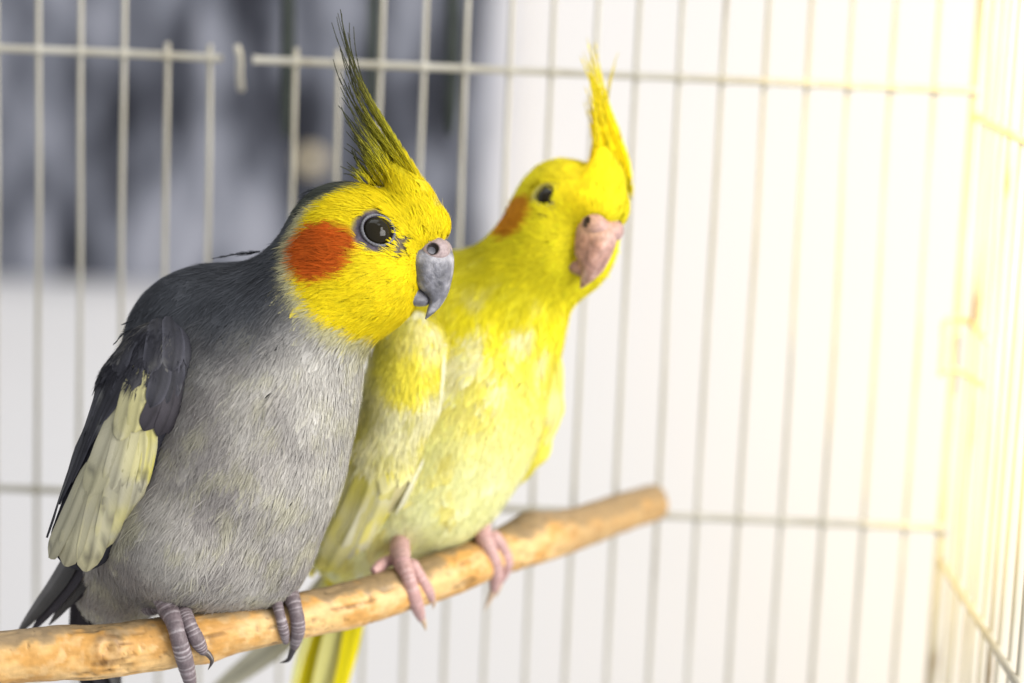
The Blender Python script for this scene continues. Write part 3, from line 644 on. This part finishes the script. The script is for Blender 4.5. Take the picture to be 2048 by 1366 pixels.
# ---------------------------------------------------------------- grey bird
SL = np.array([.075, .080, .092]); 
def grey_colour(toH):
    def f(p):
        h = toH(p); n1 = fbm(p, 1.3, 1); n2 = fbm(p, 2.3, 5); n3 = fbm(p, .6, 9)
        x, z = p[..., 0], p[..., 2]
        g1 = np.array([.37, .345, .33]); g2 = np.array([.51, .485, .45]); yl = np.array([.62, .60, .40])
        c = g1+(g2-g1)*sst(.35, .65, n1)[..., None]
        c = c+(np.array([.62, .61, .56])-c)*(sst(-7.5, -2.8, x+.35*z)*.6)[..., None]  # lit right side of the body put into the colour, paler rightward
        c = c+(yl-c)*(sst(.52, .70, n2)*.42)[..., None]
        q = z*1.0-(x+6.1)*.45+1.3*(n3-.5)                       # mantle: dark slate across nape and back
        c = c+(SL*(.75+.6*n1)[..., None]-c)*sst(-1.3, .9, q)[..., None]
        a, b, cc = h[..., 0], h[..., 1], h[..., 2]
        jit = .16*(fbm(p, 3.2, 14)-.5)
        e = np.sqrt(((a-.42)/1.78)**2+((cc+.10)/1.78)**2)+jit
        cream = np.array([.50, .47, .27]); yel = np.array([.82, .66, .004])
        yl2 = yel*(.92+.16*vnoise(p, 4, 7))[..., None]
        near = (1-sst(2.2, 2.5, np.abs(b)))*(1-sst(2.1, 2.6, np.linalg.norm(h, axis=-1)))
        c = c+(cream-c)*((1-sst(1.06, 1.24, e))*near)[..., None]
        c = c+(yl2-c)*((1-sst(.93, 1.03, e))*near)[..., None]
        cr = cc-(.92+.44*(a+1.47))+jit*.8
        ol = np.array([.080, .088, .070]); c = c+(ol-c)*(sst(-.12, .10, cr)*(1-sst(-.1, .45, a))*near)[..., None]
        rd = sst(1.0, 1.25, cc)*sst(0, .35, a)*(1-sst(.6, .9, np.abs(b))); cy = yel+(np.array([.34, .30, .01])-yel)*sst(1.5, 2.1, cc)[..., None]; c = c+(cy-c)*rd[..., None]
        ck = np.sqrt(((a+.72)/.78)**2+((cc-.03)/.70)**2)+jit*.9
        org = np.array([.56, .105, .003])*(.85+.3*vnoise(p, 5, 3))[..., None]
        c = c+(org-c)*((1-sst(.78, 1.10, ck))*sst(.5, .8, np.abs(b)))[..., None]
        return np.clip(c, .01, .9)
    return f
gch = [(D(322, 728, -1.2), .90), (D(287, 790, -1.3), .93), (D(240, 915, -1.15), .90), (D(168, 1075, -.65), .76)]
gfar = [(D(610, 740, 2.0), .75), (D(520, 900, 2.6), .75), (D(420, 1080, 3.2), .5)]
gprims = [ell(D(400, 1035, .95), (2.78, 2.45, 2.22)), ell(D(480, 930, .3), (2.38, 2.35, 2.0)), ell(D(512, 790, 0), (2.32, 2.25, 2.1)), ell(D(435, 692, .55), (2.1, 1.95, 1.85)),
          cone(D(560, 680, -.1), D(690, 540, -.5), 1.72, 1.45), ell(D(365, 1085, -.8), (1.0, .95, .95)), ell(D(235, 1150, 1.6), (1.0, 1.1, 1.2)), ell(D(530, 1118, .8), (.74, .85, .92)), ell(D(460, 1115, .6), (.8, .8, .65))]
grey = build_bird('cockatiel', 'grey cockatiel with yellow face, orange cheek and white wing patch, in front', D(400, 1240, .5), gprims, head_frame(D(738, 510, -.5), 6, 0), 1.0,
    dict(h=.075, colour=grey_colour, skin=np.array([.085, .073, .095]), lore=.9, down=np.array([-.42, .25, -1.0]), flen=.78, wings=[sdf_of(gch), sdf_of(gfar)],
         nc=2600, nf=6000, nb=28, bw=.020, lift=.06, seed=11, ring=np.array([.125, .125, .14]), beak=np.array([.135, .135, .158]), beak_tip=np.array([.13, .13, .15]), beak_pale=np.array([.44, .43, .46]), cere=np.array([.34, .265, .265])))
def gcol(u, q, L):
    u = np.asarray(u); y = np.array([.66, .54, .01]); o = np.array([.38, .35, .02]); d = np.array([.085, .09, .045])
    a = sst(.10+.15*(1-q), .45, u)[:, None]; b_ = sst(.40, .88, u)[:, None]
    c = y+(o-y)*a; return c+(d-c)*b_
crest(grey, ([0, .2, .4, .6, .8, 1], [((893, 448), (845, 318), (700, 190), (682, 8)), ((862, 415), (830, 300), (706, 225), (684, 70)), ((830, 395), (800, 300), (720, 260), (687, 140)),
      ((800, 380), (775, 320), (728, 285), (692, 212)), ((765, 372), (752, 345), (730, 318), (708, 275)), ((735, 372), (724, 362), (712, 354), (696, 346))]), 50, gcol, 5, half=.12, spread=.13, nb=60, bw=.013, fan=.24, pw=.55, jt=3.2)
crest(grey, ([0, .5, 1], [((880, 425), (835, 305), (705, 185), (681, 4)), ((860, 410), (815, 300), (690, 200), (679, 30)), ((840, 400), (800, 300), (700, 230), (692, 110))]), 8, gcol, 25, half=.10, spread=.12, nb=80, bw=.013, fan=.24)
gl = np.random.default_rng(77)
for pts, hf, nbb in (([(520, 503, .2), (470, 509, .2), (424, 517, .2)], .09, 40), ([(655, 384, -.6), (625, 380, -.6), (603, 388, -.6)], .10, 40), ([(635, 392, -.6), (610, 395, -.6), (597, 409, -.6)], .10, 40), ([(640, 400, -.8), (606, 408, -.8), (590, 428, -.8)], .10, 36), ([(320, 640, -.6), (280, 637, -.5), (243, 650, -.4)], .08, 40), ([(300, 655, -.6), (255, 662, -.5), (226, 690, -.4)], .08, 40), ([(420, 560, .3), (370, 572, .3), (338, 588, .3)], .09, 40)):
    Pl = smooth_path(np.array([D(*p) for p in pts]), 14)
    Vl, Fl, Cl = barbed_feather(Pl, hf, lambda u: np.tile(SL*.8, (len(u), 1)), gl, nbb, .018, .35)
    mesh_np('loose_feather', Vl, Fl, M_plume, grey.root, grey.base, col=np.clip(Cl, 0, .9))
DK = np.array([.030, .030, .038]); WH = np.array([.50, .475, .35]); YW_ = np.array([.56, .51, .14])
def dark(u, v, p):
    n = fbm(p, 2.4, 3); m2 = sst(.60, .74, fbm(p, 2.6, 33)); c = DK*(.7+.9*n)[:, None]; c = c+(np.array([.16, .16, .15])-c)*(m2*.55)[:, None]
    return c*(1+.9*sst(.75, 1, np.abs(u)))[:, None]
def darkpl(u, v, p): n = fbm(p, 2.4, 3); return np.array([.042, .038, .046])*(.7+.8*n)[:, None]
def white(yel):
    def f(u, v, p):
        n = fbm(p, 1.8, 6); c = WH*(.85+.3*n)[:, None]; c = c+(YW_-c)*(np.clip(yel*sst(.3, .6, n)+yel*.4*sst(.2, 1, u), 0, 1))[:, None]
        bl = sst(.66, .72, fbm(p, 3.0, 17)); c = c+(DK*1.6-c)*(bl*.5)[:, None]; ed = sst(.86, 1, np.abs(u)); return c*(1-.16*ed)[:, None]
    return f
def greyq(u, v, p): c = np.array([.16, .155, .155])*(.8+.4*fbm(p, 3, 2))[:, None]; return c*(1-.6*sst(-.1, .5, u))[:, None]
gf = [([(175, 1040, .3), (125, 1150, .7), (30, 1275, 1.2)], .27, greyq, 'point', 0), ([(205, 1040, .2), (150, 1150, .6), (60, 1268, 1.1)], .25, darkpl, 'point', .2), ([(225, 1050, .1), (180, 1140, .5), (100, 1250, 1.0)], .25, greyq, 'point', .4), ([(235, 1060, .0), (200, 1130, .4), (140, 1215, .9)], .22, darkpl, 'point', .6),
      ([(180, 930), (140, 1030), (103, 1112)], .25, white(.05), 'round', 1), ([(215, 880), (170, 1000), (132, 1128)], .32, white(.1), 'round', 1.3), ([(240, 860), (205, 1000), (172, 1138)], .34, white(.2), 'round', 1.6),
      ([(262, 860), (238, 970), (205, 1095)], .32, white(.45), 'round', 1.9), ([(288, 850), (280, 940), (245, 1055)], .26, white(.45), 'round', 2.2), ([(300, 840), (296, 900), (278, 980)], .20, white(.8), 'round', 2.4),
      ([(250, 800), (215, 890), (180, 990)], .30, white(.15), 'round', 2.0), ([(275, 780), (250, 880), (225, 975)], .30, white(.25), 'round', 2.2),
      ([(235, 720), (165, 880), (100, 1075)], .24, dark, 'point', 2.6), ([(250, 700), (190, 840), (125, 1010)], .24, dark, 'point', 2.8), ([(262, 690), (208, 810), (150, 965)], .20, dark, 'point', 3.0), ([(272, 690), (225, 790), (176, 905)], .20, dark, 'point', 3.2),
      ([(280, 690), (245, 770), (205, 850)], .19, dark, 'point', 3.3),
      ([(297, 700), (268, 770), (240, 880)], .24, white(.35), 'round', 3.4), ([(303, 705), (284, 780), (268, 862)], .22, white(.5), 'round', 3.6),
      ([(300, 655), (265, 690), (238, 748)], .26, dark, 'round', 4), ([(318, 650), (290, 690), (270, 735)], .24, dark, 'round', 4.1),
      ([(330, 760), (312, 810), (286, 858)], .27, darkpl, 'cov', 5.4), ([(345, 770), (335, 820), (312, 868)], .27, darkpl, 'cov', 5.5), ([(362, 750), (352, 810), (330, 862)], .24, darkpl, 'cov', 5.6),
      ([(325, 700), (318, 760), (300, 812)], .25, dark, 'cov', 5.3), ([(345, 690), (345, 750), (330, 805)], .27, dark, 'cov', 5.4), ([(368, 690), (368, 745), (355, 798)], .23, dark, 'cov', 5.5),
      ([(315, 645), (312, 695), (300, 748)], .25, dark, 'cov', 5.7), ([(340, 642), (345, 690), (340, 742)], .27, dark, 'cov', 5.8), ([(362, 650), (374, 690), (372, 735)], .22, dark, 'cov', 5.9)]
gw = wing(grey, gch, 'wing', lambda V: DK*(.7+.8*fbm(V, 2, 3))[:, None], gf)
def gcov(p): n = fbm(p, 2.2, 43); c = DK*1.15*(.7+.8*fbm(p, 4, 3))[..., None]; return c+(np.array([.17, .165, .15])-c)*(sst(.58, .72, n)*.6)[..., None]
coverts(grey, gw, gch, -.1, 520, 24, .5, gcov, .024, np.array([-.25, .1, -1.]), 63)
wing(grey, gfar, 'wing', lambda V: DK*(.7+.8*fbm(V, 2, 3))[:, None], [([(640, 720, 3.2), (560, 880, 4), (470, 1080, 4)], .4, white(.2), 'round', 1), ([(600, 700, 3.5), (520, 860, 4), (430, 1090, 4.2)], .35, dark, 'round', 2), ([(630, 690, 3.2), (600, 760, 3.6), (570, 840, 4)], .35, dark, 'round', 3)], project=False)
tail(grey, [([(215, 1120, 1.6), (180, 1230, 2.0), (225, 1400, 2.6), (240, 1560, 3.4)], .36, darkpl, 'point'), ([(190, 1130, 1.8), (160, 1240, 2.2), (190, 1400, 2.8), (200, 1540, 3.5)], .30, darkpl, 'point'), ([(240, 1150, 1.5), (215, 1250, 1.9), (240, 1400, 2.5)], .3, greyq, 'point')])
TG, TP = np.array([.165, .13, .14]), np.array([.52, .47, .49])
CL = (np.array([.16, .13, .12]), np.array([.025, .02, .022]))
foot(grey, [([(330, 1208), (345, 1235), (358, 1280), (372, 1330), (384, 1378)], None, 1.0), ([(362, 1222), (378, 1248), (394, 1280), (408, 1305)], [(416, 1308), (424, 1322), (416, 1340)], .86), ([(328, 1210, .3), (310, 1216, .5), (288, 1220, .8)], None, .8)],
     [(318, 1165, .1, 0), (328, 1195, -.35, 0), (340, 1222)], TG, TP, CL, .22)
foot(grey, [([(548, 1180), (556, 1215), (566, 1255), (572, 1285)], None, .70), ([(575, 1178), (589, 1212), (596, 1255), (588, 1296)], [(584, 1304), (576, 1320), (560, 1326)], .95)],
     [(555, 1140, 1.0, 0), (560, 1165, .6, 0), (566, 1190)], TG, TP, (np.array([.05, .045, .05]), np.array([.015, .013, .016])), .20)

# ---------------------------------------------------------------- yellow bird
def yel_colour(toH):
    def f(p):
        h = toH(p); n1 = fbm(p, 1.1, 31); n2 = fbm(p, 1.9, 35); x, z = p[..., 0], p[..., 2]
        deep = np.array([.86, .76, .022]); pale = np.array([.94, .90, .46]); wht = np.array([.92, .90, .74]); oliv = np.array([.60, .54, .012])
        low = sst(1.0, -4.0, z+.8*(n1-.5)); c = deep+(pale-deep)*np.clip(low*1.0+.25*(n1-.5), 0, 1)[..., None]
        mott = sst(.48, .70, n2)*sst(2.2, .3, z)*(1-.55*sst(-1.5, -3.5, z)); c = c+(wht-c)*(mott*.6)[..., None]
        dp = sst(.56, .68, n1)*sst(.5, -1, z); c = c+(np.array([.78, .68, .06])-c)*(dp*.55)[..., None]
        a, b, cc = h[..., 0], h[..., 1], h[..., 2]; hd = np.linalg.norm(h, axis=-1); hm = 1-sst(1.9, 2.5, hd)
        c = c+(deep*(.93+.14*vnoise(p, 3, 2))[..., None]-c)*hm[..., None]
        nk = sst(1.6, 2.2, hd)*sst(.3, 1.6, z); c = c+(oliv-c)*(nk*.55)[..., None]
        jit = .16*(fbm(p, 3, 14)-.5); ck = np.sqrt(((a+.28)/.62)**2+((cc+.20)/.56)**2)+jit
        c = c+(np.array([.66, .27, .012])-c)*((1-sst(.8, 1.1, ck))*sst(.5, .8, np.abs(b)))[..., None]
        return np.clip(c, .005, .9)
    return f
ych = [(D(826, 700, 3.2), .82), (D(806, 800, 3.1), .92), (D(768, 930, 3.4), .98), (D(695, 1070, 4.2), .78)]
yfar = [(D(1090, 722, 4.7), .42), (D(1092, 815, 4.8), .40), (D(1068, 898, 5.0), .36), (D(1030, 962, 5.3), .16)]
yprims = [ell(D(838, 985, 5.0), (1.82, 2.1, 1.5)), ell(D(722, 1050, 5.2), (1.5, 1.7, 1.5)), ell(D(900, 890, 4.7), (1.85, 2.1, 1.9)), ell(D(958, 790, 4.5), (1.66, 2.0, 2.0)), ell(D(885, 640, 5.2), (1.8, 1.8, 1.65)),
          cone(D(965, 640, 4.6), D(1095, 505, 4.0), 1.42, 1.22), ell(D(1062, 660, 4.3), (.72, 1.0, 1.1))]
yell = build_bird('cockatiel', 'yellow cockatiel with tilted head and pink beak, perched behind the grey one', D(880, 1130, 4.5), yprims, head_frame(D(1141, 452, 3.7), 60, 16), .98,
    dict(h=.09, colour=yel_colour, skin=np.array([.52, .46, .12]), lore=.35, bk=.92, darkf=0, lift=.04, es=.80, down=np.array([-.38, .25, -1.0]), flen=.75, wings=[sdf_of(ych), sdf_of(yfar)], eye_a=.36,
         nc=1700, nf=3800, nb=22, bw=.030, seed=23, ring=np.array([.30, .27, .06]), beak=np.array([.36, .205, .17]), beak_tip=np.array([.36, .21, .14]), beak_pale=np.array([.50, .34, .30]), cere=np.array([.42, .27, .25])))
def ycol(u, q, L): u = np.asarray(u); c = np.array([.74, .62, .006]); return c+(np.array([.70, .62, .03])-c)*sst(.3, 1, u)[:, None]
crest(yell, ([0, .3, .6, 1], [((1264, 405), (1262, 290), (1200, 225), (1172, 76)), ((1245, 370), (1245, 290), (1200, 230), (1178, 130)), ((1215, 350), (1215, 300), (1195, 260), (1185, 190)), ((1160, 352), (1185, 328), (1196, 300), (1188, 245))]), 40, ycol, 9, half=.17, spread=.2, nb=80, bw=.03, fan=.22, pw=.8)
crest(yell, ([0, 1], [((1225, 330), (1215, 260), (1205, 200), (1243, 98)), ((1225, 330), (1215, 270), (1208, 220), (1225, 140))]), 4, ycol, 19, half=.08, spread=.08, nb=40, bw=.024, fan=.2)
def yv(cr):
    def f(u, v, p):
        n = fbm(p, 1.5, 71); a = np.array([.86, .77, .10]); b_ = np.array([.84, .81, .58]); c = a+(b_-a)*np.clip(sst(.35, .6, n)*cr+cr*.35, 0, 1)[:, None]
        return c*(1-.12*sst(.8, 1, np.abs(u)))[:, None]
    return f
def yedge(u, v, p): return np.tile(np.array([.80, .77, .55]), (len(u), 1))
def ytan(u, v, p): return np.array([.66, .59, .30])*(.8+.4*fbm(p, 2, 5))[:, None]
yf = [([(740, 850), (690, 1000), (620, 1150)], .36, yv(.5), 'round', 0), ([(770, 850), (720, 1000), (650, 1140)], .36, yv(.4), 'round', .5), ([(795, 850), (755, 1000), (690, 1130)], .34, yv(.7), 'round', 1), ([(820, 840), (785, 980), (715, 1125)], .30, yv(.3), 'round', 1.4),
      ([(838, 830), (810, 960), (735, 1110)], .20, ytan, 'round', 1.8), ([(850, 830), (825, 960), (760, 1085)], .15, ytan, 'round', 2.0), ([(882, 690), (858, 870), (742, 1114)], .10, yedge, 'round', 10),
      ([(750, 740), (735, 830), (715, 930)], .38, yv(.8), 'round', 2.4), ([(785, 740), (775, 830), (750, 935)], .38, yv(.9), 'round', 2.6), ([(815, 740), (812, 830), (790, 920)], .36, yv(.6), 'round', 2.8), ([(845, 730), (845, 810), (825, 900)], .28, yv(.8), 'round', 3),
      ([(740, 670), (740, 740), (735, 810)], .34, yv(.3), 'round', 3.4), ([(775, 660), (778, 740), (770, 815)], .36, yv(.2), 'round', 3.6), ([(810, 655), (818, 730), (812, 805)], .36, yv(.7), 'round', 3.8), ([(845, 655), (858, 720), (850, 790)], .28, yv(.4), 'round', 4),
      ([(800, 630), (800, 680), (795, 740)], .34, yv(.8), 'round', 4.4), ([(838, 630), (848, 670), (845, 730)], .28, yv(.6), 'round', 4.6)]
yw = wing(yell, ych, 'wing', lambda V: np.tile(np.array([.60, .52, .10]), (len(V), 1)), yf)
def ycov(p):
    n = fbm(p, 1.0, 71); n2 = fbm(p, 1.6, 77); a = np.array([.84, .75, .08]); c = a+(np.array([.80, .76, .45])-a)*sst(.36, .62, n)[..., None]
    return c+(np.array([.56, .52, .08])-c)*(sst(.55, .7, n2)*.6)[..., None]
coverts(yell, yw, ych, -2.2, 700, 22, .75, ycov, .04, np.array([-.2, .1, -1.]), 61)
yff = [([(1116, 720), (1108, 840), (1034, 968)], .22, yv(.0), 'round', 0), ([(1092, 730), (1082, 860), (1018, 980)], .20, yv(.0), 'round', .8), ([(1118, 700), (1118, 790), (1090, 890)], .16, yv(.3), 'round', 1.2), ([(1095, 700), (1098, 780), (1082, 850)], .2, yv(.4), 'round', 2)]
wing(yell, yfar, 'wing', lambda V: np.tile(np.array([.70, .62, .10]), (len(V), 1)), yff)
def ytl(k):
    def f(u, v, p): c = np.array([.90, .77, .008]) if k == 0 else np.array([.92, .87, .32]) if k == 1 else np.array([.60, .57, .43]); return np.tile(c, (len(u), 1))*(.8+.3*fbm(p, 2, k))[:, None]
    return f
tail(yell, [([(690, 1110, 6.0), (650, 1230, 6.6), (610, 1380, 7.2), (580, 1540, 7.8)], .36, ytl(0), 'point'), ([(715, 1110, 5.8), (690, 1230, 6.3), (650, 1370, 6.9), (610, 1500, 7.4)], .42, ytl(1), 'point'),
            ([(740, 1110, 5.6), (715, 1220, 6.1), (690, 1340, 6.6), (650, 1480, 7.0)], .26, ytl(0), 'point'), ([(670, 1120, 6.2), (625, 1240, 6.4), (590, 1360, 6.9), (570, 1500, 7.4)], .12, ytl(1), 'point'),
            ([(680, 1130, 6.6), (590, 1250, 7.2), (500, 1330, 7.8), (400, 1400, 8.4)], .36, ytl(2), 'point')])
PG, PP = np.array([.50, .30, .28]), np.array([.62, .46, .44]); PC = (np.array([.55, .40, .30]), np.array([.45, .33, .2]))
foot(yell, [([(800, 1118), (815, 1150), (830, 1200), (843, 1238)], [(848, 1246), (852, 1262)], .95), ([(818, 1125), (838, 1150), (855, 1180), (864, 1200)], [(868, 1206), (866, 1218)], .78), ([(798, 1116, .2), (772, 1124, .3), (746, 1142, .3)], None, .8)],
     [(800, 1080, 3.6, 0), (800, 1100, 3.0, 0), (806, 1126)], PG, PP, PC, .205)
foot(yell, [([(962, 1066), (980, 1100), (992, 1140), (988, 1182)], [(980, 1198), (968, 1222)], .95), ([(980, 1068), (1002, 1092), (1014, 1125), (1000, 1165)], [(996, 1180), (990, 1195)], .85), ([(962, 1066, .3), (940, 1072, .5), (922, 1080, .7)], None, .75)],
     [(960, 1035, 5.2, 0), (962, 1055, 4.6, 0), (970, 1078)], PG, PP, PC, .205)
